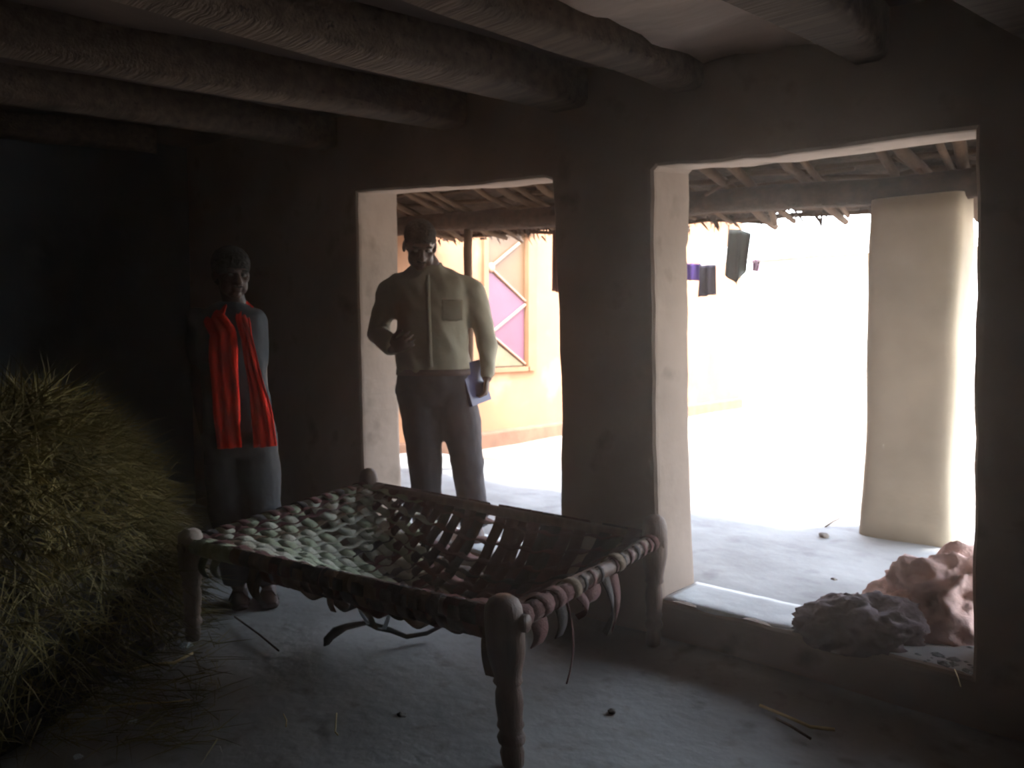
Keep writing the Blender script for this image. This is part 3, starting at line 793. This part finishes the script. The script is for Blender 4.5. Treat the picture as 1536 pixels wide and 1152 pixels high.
# ---- man in the doorway
k1 = .00370; D1 = 4.44; OX = 652
base1 = onz(OX, 500 + (1.32 - SILL) / k1, SILL); g = atd(OX, 576, D1); base1 = V3((g.x, g.y, SILL - .012))
k1 = D1 / F_PX
def q1(px, py, y=0):                                    # pixel -> local metres (x right, y away, z up)
    return V3(((px - OX) * k1, y, (1.32 - SILL) - (py - 500) * k1))
man = empty('person', base1, 'man in a pale olive shirt standing in the left opening with a notebook', 'person', rz=YAW)
def foldA(co): return .006 * noise.noise(V3((co.x * 9, co.y * 9, co.z * 5))) + .003 * noise.noise(co * 22)
hipL, hipR = q1(627, 588), q1(681, 590)
kneeL, kneeR = q1(637, 672, -.01), q1(699, 676, -.01)
ankL, ankR = q1(640, 782, .0), q1(711, 784, .0); ankL.z = .085; ankR.z = .085
shL, shR = q1(588, 434), q1(708, 436)
elL, elR = q1(567, 497, .03), q1(729, 502, .02)
wrL, wrR = q1(594, 519, -.17), q1(731, 562, -.05)
neckb = q1(645, 405, .0)
hc = q1(633, 370, -.05)
RH = Matrix.Rotation(radians(14), 3, 'Z') @ Matrix.Rotation(radians(28), 3, 'X')
def torso_rings(bm, rows, inf=0, seg=28):
    rings = []
    for (px, py, hw, hd, y) in rows:
        c = q1(px, py, y); ring = []
        for k in range(seg):
            a = 2 * pi * k / seg; ca, sa = cos(a), sin(a); e = .82
            ring.append(bm.verts.new(c + V3(((hw + inf) * math.copysign(abs(ca) ** e, ca), (hd + inf) * math.copysign(abs(sa) ** e, sa), 0))))
        rings.append(ring)
    for i in range(len(rings) - 1):
        for k in range(seg): bm.faces.new((rings[i][k], rings[i][(k + 1) % seg], rings[i + 1][(k + 1) % seg], rings[i + 1][k]))
    bm.faces.new(rings[0][::-1]); bm.faces.new(rings[-1])
rows1 = [(646, 398, .07, .065, 0), (646, 408, .12, .08, 0), (647, 418, .185, .10, 0), (648, 432, .205, .115, 0), (649, 455, .195, .125, -.01),
         (649, 480, .19, .135, -.02), (650, 505, .195, .150, -.035), (651, 530, .205, .158, -.04), (652, 550, .203, .150, -.03), (653, 575, .20, .135, -.01), (654, 597, .185, .125, 0)]
bm = bmesh.new()
torso_rings(bm, rows1, -.012)
head_shapes(bm, RH, hc, 1.06)
tube(bm, [neckb + V3((0, .02, -.05)), neckb + V3((-.01, .005, .03)), hc + RH @ V3((0, .03, -.04))], [.078, .07, .066], seg=16)
capsule_chain(bm, [shL, elL, wrL], [.055, .042, .028]); capsule_chain(bm, [shR, elR, wrR], [.055, .042, .028])
capsule_chain(bm, [hipL, kneeL, ankL], [.088, .058, .042]); capsule_chain(bm, [hipR, kneeR, ankR], [.088, .058, .042])
for an in (ankL, ankR):
    tube(bm, [an + V3((0, .04, -.04)), an + V3((0, -.05, -.05)), an + V3((.01, -.14, -.062)), an + V3((.012, -.18, -.066))], [(.036, .036), (.034, .042), (.022, .045), (.014, .035)], seg=12)
hand(bm, wrL, V3((.75, -.35, .35)), V3((0, .9, .1)), 1, .35)
hand(bm, wrR, V3((-.08, -.02, -1)), V3((-1, .1, 0)), 1, .55)
body = link('body', remesh(bm, .0052, 3), M_SKIN, man)
face_parts(body, RH @ Matrix.Scale(1.06, 3), hc)
put('hair', hair_mesh(RH @ Matrix.Scale(1.06, 3), hc), M_HAIR, man)
bm = bmesh.new()
torso_rings(bm, rows1[:-2] + [(652, 556, .195, .14, -.03)], .006)
for sh_ in (shL, shR): capsule_chain(bm, [q1(640, 402, .015).lerp(sh_, .12), q1(640, 404, .01).lerp(sh_, .6), sh_], [.062, .066, .070])
def sleeve(sh, el, wr, r):
    a = sh.lerp(el, .5); f = el.lerp(wr, .5); cuff = el.lerp(wr, .9)
    capsule_chain(bm, [sh, a, el, f, cuff], r)
sleeve(shL + V3((-.005, 0, -.005)), elL, wrL, [.073, .070, .060, .055, .046]); sleeve(shR + V3((.005, 0, -.005)), elR, wrR, [.073, .068, .058, .052, .045])
def foldshirt(co):
    f = .014 * noise.noise(V3((co.x * 7 + co.z * 4, co.y * 7, co.z * 6)))
    f += .016 * (.5 - abs(noise.noise(V3((co.x * 6 + co.z * 5, co.y * 6, co.z * 3 - co.x * 4))))) + .006 * noise.noise(V3((co.x * 18 + co.z * 9, co.y * 16, co.z * 9)))
    return f - .004
shirt = link('shirt', remesh(bm, .010, 7, foldshirt), M_SHIRT, man)
bm = bmesh.new()                                         # collar: two points and a stand
for s in (-1, 1):
    b0 = neckb + V3((s * .055, -.04, .012)); pts = [neckb + V3((s * .035, .06, .03)), neckb + V3((s * .075, .01, .03)), neckb + V3((s * .06, -.055, .0)), neckb + V3((s * .02, -.09, -.035))]
    ribbon(bm, pts, [V3((s * .3, .3, -1)).normalized(), V3((s * .6, 0, -1)).normalized(), V3((s * .6, -.3, -.8)).normalized(), V3((s * .8, -.2, -.5)).normalized()], [.045, .045, .048, .05], .006)
obj('collar', bm, M_SHIRT, shirt)
from mathutils.bvhtree import BVHTree
bv = BVHTree.FromPolygons([v.co for v in shirt.data.vertices], [tuple(p.vertices) for p in shirt.data.polygons])
def on_shirt(px, py, lift=.002):
    p = q1(px, py, -.6); h = bv.ray_cast(p, V3((0, 1, 0)))[0]
    return (h if h else q1(px, py, -.13)) - V3((0, lift, 0))
bm = bmesh.new(); ribbon(bm, [on_shirt(645 + i * .35, 412 + i * 7) for i in range(20)], V3((1, 0, 0)), .026, .002); obj('placket', bm, M_SHIRT, shirt)
for i in range(6):
    bm = bmesh.new(); ellipsoid(bm, on_shirt(646 + i * 1.1, 420 + i * 22, .005), (.005, .0025, .005), None, 10); obj('button', bm, M_BTN, shirt)
bm = bmesh.new(); V = [[bm.verts.new(on_shirt(668 + i * 2.8, 448 + j * 3.0 + (1.5 if j == 10 and 2 < i < 8 else 0), .003)) for i in range(11)] for j in range(11)]
for j in range(10):
    for i in range(10): bm.faces.new((V[j][i], V[j + 1][i], V[j + 1][i + 1], V[j][i + 1]))
bmesh.ops.solidify(bm, geom=bm.faces[:], thickness=.003); obj('chest_pocket', bm, M_SHIRT, shirt)
bm = bmesh.new()
torso_rings(bm, [(652, 550, .198, .152, -.03), (652, 565, .204, .148, -.02), (653, 585, .222, .145, 0), (654, 604, .19, .13, 0)], 0)
tube(bm, [hipL, hipL.lerp(kneeL, .5), kneeL, kneeL.lerp(ankL, .5), ankL + V3((0, 0, -.03))], [(.145, .12), (.128, .112), (.100, .095), (.088, .086), (.088, .08)][:5], seg=18)
tube(bm, [hipR, hipR.lerp(kneeR, .5), kneeR, kneeR.lerp(ankR, .5), ankR + V3((0, 0, -.03))], [(.145, .12), (.128, .112), (.100, .095), (.088, .086), (.088, .08)][:5], seg=18)
ellipsoid(bm, q1(654, 612), (.10, .11, .075))
def foldtr(co): return .010 * (.5 - abs(noise.noise(V3((co.x * 5 + co.z * 6, co.y * 6, co.z * 5))))) + .010 * noise.noise(V3((co.x * 9, co.y * 9, co.z * 7 + co.x * 5))) + .004 * noise.noise(co * 20)
tr = link('trousers', remesh(bm, .010, 6, foldtr), M_TROUS, man)
bm = bmesh.new()
torso_rings(bm, [(652, 549, .206, .160, -.03), (652, 558, .208, .160, -.028)], 0); obj('belt', bm, M_SANDAL, man)
for an in (ankL, ankR):
    bm = bmesh.new(); tube(bm, [an + V3((0, .06, -.045)), an + V3((0, -.04, -.04)), an + V3((.01, -.13, -.052)), an + V3((.012, -.20, -.062)), an + V3((.012, -.225, -.066))], [(.038, .042), (.046, .046), (.036, .052), (.026, .046), (.014, .02)], seg=14)
    for v in bm.verts: v.co.z = max(v.co.z, .004)
    obj('shoe', bm, M_SANDAL, man)
# notebook held against the hip: a thing of its own
Rn = Matrix.Rotation(YAW, 3, 'Z') @ Matrix.Rotation(radians(-16), 3, 'Y') @ Matrix.Rotation(radians(52), 3, 'Z')
pc = base1 + Matrix.Rotation(YAW, 3, 'Z') @ q1(713, 570, -.045)
nb = empty('notebook', pc, 'blue covered notebook held at the hip of the man in the doorway', 'notebook')
bm = bmesh.new()
for s in (-1, 1): box(bm, V3((0, s * .011, 0)), (.165, .003, .232), bevel=.001)
box(bm, V3((-.083, 0, 0)), (.004, .024, .232), bevel=.001)
for v in bm.verts: v.co = Rn @ v.co
obj('cover', bm, M_BOOK, nb, False)
bm = bmesh.new(); box(bm, V3((.002, 0, 0)), (.158, .019, .225))
for v in bm.verts: v.co = Rn @ v.co
obj('pages', bm, M_PAPER, nb, False)

# ---- man in the dark by the left wall
D2 = 3.92; OX2 = 352
g = atd(OX2, 576, D2); base2 = V3((g.x, g.y, 0)); k2 = D2 / F_PX
def q2(px, py, y=0): return V3(((px - OX2) * k2, y, 1.32 - (py - 500) * k2))
man2 = empty('person', base2, 'man with an orange scarf standing in the dark beside the cot', 'person', rz=YAW)
q1_old = q1; q1 = q2
hc2 = q2(351, 414, 0.0)
RH2 = Matrix.Rotation(radians(38), 3, 'Z') @ Matrix.Rotation(radians(8), 3, 'X')
neck2 = q2(352, 462, .02)
shL2, shR2 = q2(303, 484, .0), q2(379, 484, .02)
elL2, elR2 = q2(294, 580, .03), q2(385, 580, .05)
wrL2, wrR2 = q2(313, 658, -.04), q2(397, 655, -.02)
hipL2, hipR2 = q2(335, 650), q2(381, 650)
kneeL2, kneeR2 = q2(340, 770, -.02), q2(392, 770, -.01); ankL2, ankR2 = q2(350, 890, .0), q2(392, 888, .02); ankL2.z = ankR2.z = .08
rows2 = [(350, 455, .06, .06, .02), (350, 464, .10, .075, .02), (348, 474, .15, .09, .01), (347, 490, .165, .10, .0), (347, 520, .16, .11, 0), (350, 560, .15, .105, 0), (354, 600, .15, .105, 0), (357, 640, .16, .11, 0), (358, 668, .15, .105, 0)]
bm = bmesh.new(); torso_rings(bm, rows2, -.01); head_shapes(bm, RH2, hc2)
tube(bm, [neck2 + V3((0, 0, -.04)), neck2 + V3((0, 0, .03)), hc2 + RH2 @ V3((0, .03, -.04))], [.062, .055, .054], seg=16)
capsule_chain(bm, [shL2, shL2.lerp(elL2, .5), elL2, elL2.lerp(wrL2, .4), wrL2], [.052, .047, .039, .038, .026]); capsule_chain(bm, [shR2, shR2.lerp(elR2, .5), elR2, elR2.lerp(wrR2, .4), wrR2], [.052, .047, .039, .038, .026])
capsule_chain(bm, [hipL2, kneeL2, ankL2], [.082, .054, .038]); capsule_chain(bm, [hipR2, kneeR2, ankR2], [.082, .054, .038])
for an in (ankL2, ankR2):
    tube(bm, [an + V3((0, .045, -.04)), an + V3((.02, -.04, -.046)), an + V3((.05, -.12, -.06)), an + V3((.065, -.16, -.066))], [(.034, .034), (.03, .038), (.018, .045), (.012, .036)], seg=12)
hand(bm, wrL2, V3((.15, -.1, -1)), V3((1, .2, 0)), -1, .3); hand(bm, wrR2, V3((.02, -.1, -1)), V3((-1, .2, 0)), 1, .3)
body2 = link('body', remesh(bm, .0052, 3), M_SKIN, man2)
face_parts(body2, RH2, hc2)
put('hair', hair_mesh(RH2, hc2, 1.09), M_HAIR, man2)
bm = bmesh.new(); torso_rings(bm, rows2[:-1] + [(358, 668, .155, .115, 0)], .008)
capsule_chain(bm, [shL2, shL2.lerp(elL2, .30), shL2.lerp(elL2, .55)], [.068, .066, .064]); capsule_chain(bm, [shR2, shR2.lerp(elR2, .30), shR2.lerp(elR2, .55)], [.068, .066, .064])
tee = link('tee_shirt', remesh(bm, .010, 6, foldshirt), M_TEE, man2)
bm = bmesh.new(); torso_rings(bm, [(357, 640, .15, .10, 0), (357, 655, .158, .11, 0), (358, 680, .158, .115, 0)], .012)
for h, kn, an in ((hipL2, kneeL2, ankL2), (hipR2, kneeR2, ankR2)):
    tube(bm, [h, h.lerp(kn, .5), kn, kn.lerp(an, .5), an + V3((0, 0, .0))], [(.115, .105), (.105, .10), (.09, .085), (.078, .075), (.07, .07)], seg=18)
link('trousers', remesh(bm, .010, 6, foldtr), M_TROUS2, man2)
for an in (ankL2, ankR2):
    bm = bmesh.new()
    tube(bm, [an + V3((-.005, .06, -.07)), an + V3((.02, -.04, -.07)), an + V3((.05, -.12, -.07)), an + V3((.07, -.175, -.07))], [(.010, .034), (.010, .04), (.010, .05), (.010, .035)], seg=12)
    ribbon(bm, [an + V3((.03 - .05, -.07, -.062)), an + V3((.03 - .03, -.075, -.02)), an + V3((.03 + .02, -.075, -.018)), an + V3((.03 + .05, -.07, -.062))], V3((.3, -1, 0)).normalized(), .03, .005)
    obj('sandal', bm, M_SANDAL, man2)
# scarf: one long cloth round the neck with two hanging ends
def scarf_band(pts, ws, fold=.012, nu=14):
    bm = bmesh.new(); rows = []
    n = len(pts) * 5
    P = [p for p in pts]
    def samp(t):
        f = t * (len(P) - 1); i = min(int(f), len(P) - 2); s = f - i; s = s * s * (3 - 2 * s) * .5 + s * .5
        return P[i].lerp(P[i + 1], s), ws[i] + (ws[i + 1] - ws[i]) * s
    for j in range(n + 1):
        c, w_ = samp(j / n); c2, _ = samp(min(1, j / n + .02)); c0, _ = samp(max(0, j / n - .02)); t = (c2 - c0).normalized()
        ww_ = min(1, max(0, (c.z - 1.30) / .12)); rad_ = (c - (neck2 + V3((0, .03, -.09)))).normalized()
        out = (V3((0, -1, 0)) * (1 - ww_) + rad_ * ww_).normalized()
        s = t.cross(out).normalized(); row = []
        for i in range(nu + 1):
            a = i / nu - .5
            row.append(bm.verts.new(c + s * (a * w_) + out * (fold * (1 - .8 * ww_) * sin(a * 17 + j * .08) + .004 * sin(j * .7 + a * 9))))
        rows.append(row)
    for j in range(n):
        for i in range(nu): bm.faces.new((rows[j][i], rows[j][i + 1], rows[j + 1][i + 1], rows[j + 1][i]))
    bmesh.ops.recalc_face_normals(bm, faces=bm.faces[:]); bmesh.ops.solidify(bm, geom=bm.faces[:], thickness=.006)
    return bm
pts = [q2(344, 666, -.155), q2(341, 630, -.150), q2(339, 590, -.145), q2(337, 540, -.150), q2(336, 500, -.140), q2(335, 478, -.105), q2(337, 460, -.03), q2(352, 448, .085), q2(371, 460, -.0), q2(374, 478, -.08),
       q2(381, 505, -.135), q2(389, 540, -.155), q2(397, 580, -.155), q2(403, 620, -.150), q2(406, 664, -.150)]
pts = [p + V3(((.05 if p.x < 0 else .015), 0, 0)) if p.z < 1.36 else p for p in pts]
obj('scarf', scarf_band(pts, [.12, .125, .125, .13, .12, .10, .085, .08, .07, .065, .06, .062, .075, .10, .105]), M_SCARF, man2)
q1 = q1_old

# ------------------------------------------------------------------ hay heap in the dark left
hx, hy = onz(75, 1010, 0).x, onz(75, 1010, 0).y
def cam2room(X, Y): return V3((CAM.x + X * RT.x - Y * sin(YAW), CAM.y + X * RT.y + Y * cos(YAW), 0))
hc_ = cam2room(-2.0, 3.12)
aR = RT; aF = V3((-sin(YAW), cos(YAW), 0))
def heap(a, b):                                         # unit disc coords -> point on the heap
    r = math.hypot(a, b); ang = math.atan2(b, a)
    rad = 1 + .10 * noise.noise(V3((cos(ang) * 1.5, sin(ang) * 1.5, 2)))
    h = .97 * max(0, 1 - r ** 3.4) ** .8 * (1 + .16 * noise.noise(V3((a * 2, b * 2, 0))))
    return hc_ + aR * (a * .52 * rad) + aF * (b * 1.08 * rad) + V3((0, 0, h * (1 - .12 * b)))
bm = bmesh.new(); nr, na = 16, 40; rings = []
for i in range(1, nr + 1):
    rings.append([bm.verts.new(heap(i / nr * cos(2 * pi * k / na), i / nr * sin(2 * pi * k / na)) * 1 + V3((0, 0, -.01))) for k in range(na)])
top = bm.verts.new(heap(0, 0))
for k in range(na): bm.faces.new((top, rings[0][k], rings[0][(k + 1) % na]))
for i in range(nr - 1):
    for k in range(na): bm.faces.new((rings[i][k], rings[i + 1][k], rings[i + 1][(k + 1) % na], rings[i][(k + 1) % na]))
bm.faces.new(rings[-1])
wobble(bm, .05, 6)
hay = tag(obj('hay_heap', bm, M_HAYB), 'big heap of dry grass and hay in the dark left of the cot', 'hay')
def heap_blades(n, wlo, whi, lmax, amin, amax, seed):
    rnd = random.Random(seed); out = []
    for _ in range(n):
        a = rnd.uniform(amin, amax); r = math.sqrt(rnd.uniform(.02, 1.0)); p = heap(r * cos(a), r * sin(a))
        o_ = (p - hc_); o_.z *= .3; o_.normalize()
        tang = V3((0, 0, -1)) * .8 + o_ * .5
        d = (tang * rnd.uniform(-.6, 1.0) + V3((rnd.uniform(-1, 1), rnd.uniform(-1, 1), rnd.uniform(-.6, .6))) * .8 + o_ * .25).normalized()
        ln = rnd.uniform(.1, lmax); q = p + o_ * .01
        if q.z + d.z * ln < .01: d.z = abs(d.z) * .1; d.normalize()
        dr = min(rnd.uniform(0, .08), max(0, q.z + d.z * ln - .005))
        out.append((V3((q.x, q.y, max(q.z, .012))), d, ln, dr, rnd.uniform(wlo, whi)))
    return out
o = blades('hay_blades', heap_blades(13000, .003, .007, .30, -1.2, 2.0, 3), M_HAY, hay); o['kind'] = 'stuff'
o = blades('shaded_hay', heap_blades(11000, .003, .008, .28, 1.6, 5.2, 9), M_HAYD, hay); o['kind'] = 'stuff'  # near-black blades paint the shade over the heap's left side
# loose grass spread at the foot of the heap
rnd = random.Random(5); out = []
for _ in range(900):
    p = onz(rnd.uniform(60, 330), rnd.uniform(930, 1120), .015); a = rnd.uniform(0, 2 * pi)
    out.append((p, V3((cos(a), sin(a), rnd.uniform(0, .25))).normalized(), rnd.uniform(.05, .2), .01, rnd.uniform(.002, .005)))
o = blades('scattered_hay', out, M_HAY, hay); o['kind'] = 'stuff'

# ------------------------------------------------------------------ bundles on the sill
def bundle(name, px, py, z, size, m, label, seed, cat='sack'):
    c = onz(px, py, z); bm = bmesh.new(); bmesh.ops.create_icosphere(bm, subdivisions=5, radius=1)
    off = V3((seed * 5.3, seed * 2.1, 0))
    for v in bm.verts:
        p = v.co.copy()
        f = 1 + .22 * noise.noise(p * 1.4 + off)
        rdg = 0
        q_ = p + .25 * Vector((noise.noise(p * 2 + off), noise.noise(p * 2 - off), noise.noise(p * 2 + off * 2)))
        for oc, am in ((1.9, .22), (4.2, .11), (9, .045)): rdg += am * (1 - 2.6 * abs(noise.noise(q_ * oc + off)))
        p = p * (f + rdg * .9 - .1)
        if p.z < -.35: p.z = -.35 + (p.z + .35) * .1
        q = V3((p.x * size[0], p.y * size[1], (p.z + .38) * size[2]))
        v.co = aR * q.x + aF * q.y + V3((0, 0, q.z))
    o = obj(name, bm, m, None, True, loc=c); return tag(o, label, cat)
bundle('cloth_bundle', 1290, 962, SILL - .008, (.215, .15, .125), M_BUND, 'dark brown crumpled bundle lying on the edge of the sill', 1)
bundle('red_sack', 1432, 942, SILL - .008, (.27, .20, .195), M_BUNR, 'reddish brown crumpled sack behind the dark bundle', 2)
# rubble at the sill's right end
rnd = random.Random(2); bm = bmesh.new()
for _ in range(120):
    p = onz(rnd.uniform(1250, 1450), 0, SILL) if 0 else onz(rnd.gauss(1400, 38), rnd.gauss(1010, 16), SILL)
    if not (p.x < 1.50 and 0.03 < p.y < .8): continue
    s = rnd.uniform(.006, .022); vs = bmesh.ops.create_icosphere(bm, subdivisions=1, radius=s)['verts']
    for v in vs: v.co = V3((v.co.x * rnd.uniform(.8, 1.6), v.co.y * rnd.uniform(.8, 1.6), v.co.z * .7)) + p
tag(obj('rubble', bm, M_ASH, None, False), 'grey ash and crumbled mud in front of the reddish sack', 'rubble', kind='stuff')
# ------------------------------------------------------------------ straws, sticks, pebbles, scraps
def stalk(name, pix, r, m, label, z=.012, group=None, cat='straw'):
    bm = bmesh.new(); P = [onz(a, b, z) for a, b in pix]
    for i, p in enumerate(P): p.z += .008 * (i % 2)
    tube(bm, P, r, seg=6); return tag(obj(name, bm, m), label, cat, group)
stalk('straw_stalk', [(188, 1008), (225, 1000), (262, 994), (290, 982)], .006, M_STRAW, 'thick yellow straw stalk on the floor at the foot of the hay')
stalk('straw_stalk', [(140, 1062), (210, 1058), (250, 1054), (285, 1053)], .0035, M_STRAW, 'thin pale straw lying on the floor below the thick yellow one')
stalk('straw_stalk', [(425, 1071), (430, 1084), (429, 1090)], .002, M_STRAW, 'short bent straw on the floor in front of the cot, left one')
stalk('straw_stalk', [(505, 1070), (504, 1086), (503, 1098), (507, 1106)], .0024, M_STRAW, 'pale upright looking straw on the floor, left of the near cot leg')
stalk('stick', [(352, 925), (390, 955), (418, 976)], .004, M_STICK, 'thin dark stick on the floor right of the pale cot leg', cat='stick')
stalk('stick', [(1140, 1058), (1180, 1078), (1215, 1090), (1252, 1098)], .006, M_STRAW, 'long pale stick lying along the foot of the step', cat='stick')
stalk('stick', [(1165, 1078), (1185, 1092), (1216, 1108)], .005, M_STICK, 'shorter brown stick under the long pale one by the step', cat='stick')
stalk('straw_stalk', [(1432, 1004), (1437, 1020), (1441, 1030)], .002, M_STRAW, 'pale straw sticking up from the grey rubble on the sill', z=SILL + .02)
stalk('twig', [(1238, 790), (1250, 784), (1263, 776)], .004, M_STICK, 'small twig on the bright veranda floor above the pebble', z=SILL, cat='twig')
def pebble(name, px, py, z, s, m, label, cat='stone'):
    bm = bmesh.new(); bmesh.ops.create_icosphere(bm, subdivisions=3, radius=1)
    for v in bm.verts:
        p = v.co * (1 + .3 * noise.noise(v.co * 1.6 + V3((px, py, 0)))); v.co = V3((p.x * s[0], p.y * s[1], p.z * s[2]))
    return tag(obj(name, bm, m, None, True, loc=onz(px, py, z) + V3((0, 0, s[2] * .7))), label, cat)
pebble('stone', 1236, 806, SILL - .012, (.028, .022, .016), M_STONE, 'dark pebble on the bright veranda floor')
pebble('stone', 1251, 871, SILL - .012, (.015, .012, .008), M_STONE, 'tiny pebble on the veranda floor behind the dark bundle')
pebble('stone', 918, 1070, 0, (.014, .012, .010), M_STONE, 'dark pebble on the floor right of the near cot leg')
pebble('stone', 603, 1075, 0, (.02, .014, .008), M_STONE, 'flat dark clod on the floor left of the near cot leg')
def scrap(px, py, s, label):
    bm = bmesh.new(); bmesh.ops.create_icosphere(bm, subdivisions=3, radius=1)
    for v in bm.verts:
        p = v.co * (1 + .7 * noise.noise(v.co * 2.3 + V3((px, 0, 0)))); v.co = V3((p.x * s, p.y * s, abs(p.z) * s * .6))
    tag(obj('plastic_scrap', bm, M_FOIL, None, False, loc=onz(px, py, .004)), label, 'litter')
scrap(280, 970, .024, 'crumpled silvery scrap at the foot of the pale cot leg')
scrap(200, 1083, .014, 'small white scrap on the floor near the bottom left')
scrap(117, 1136, .012, 'tiny grey scrap in the bottom left corner by the hay')
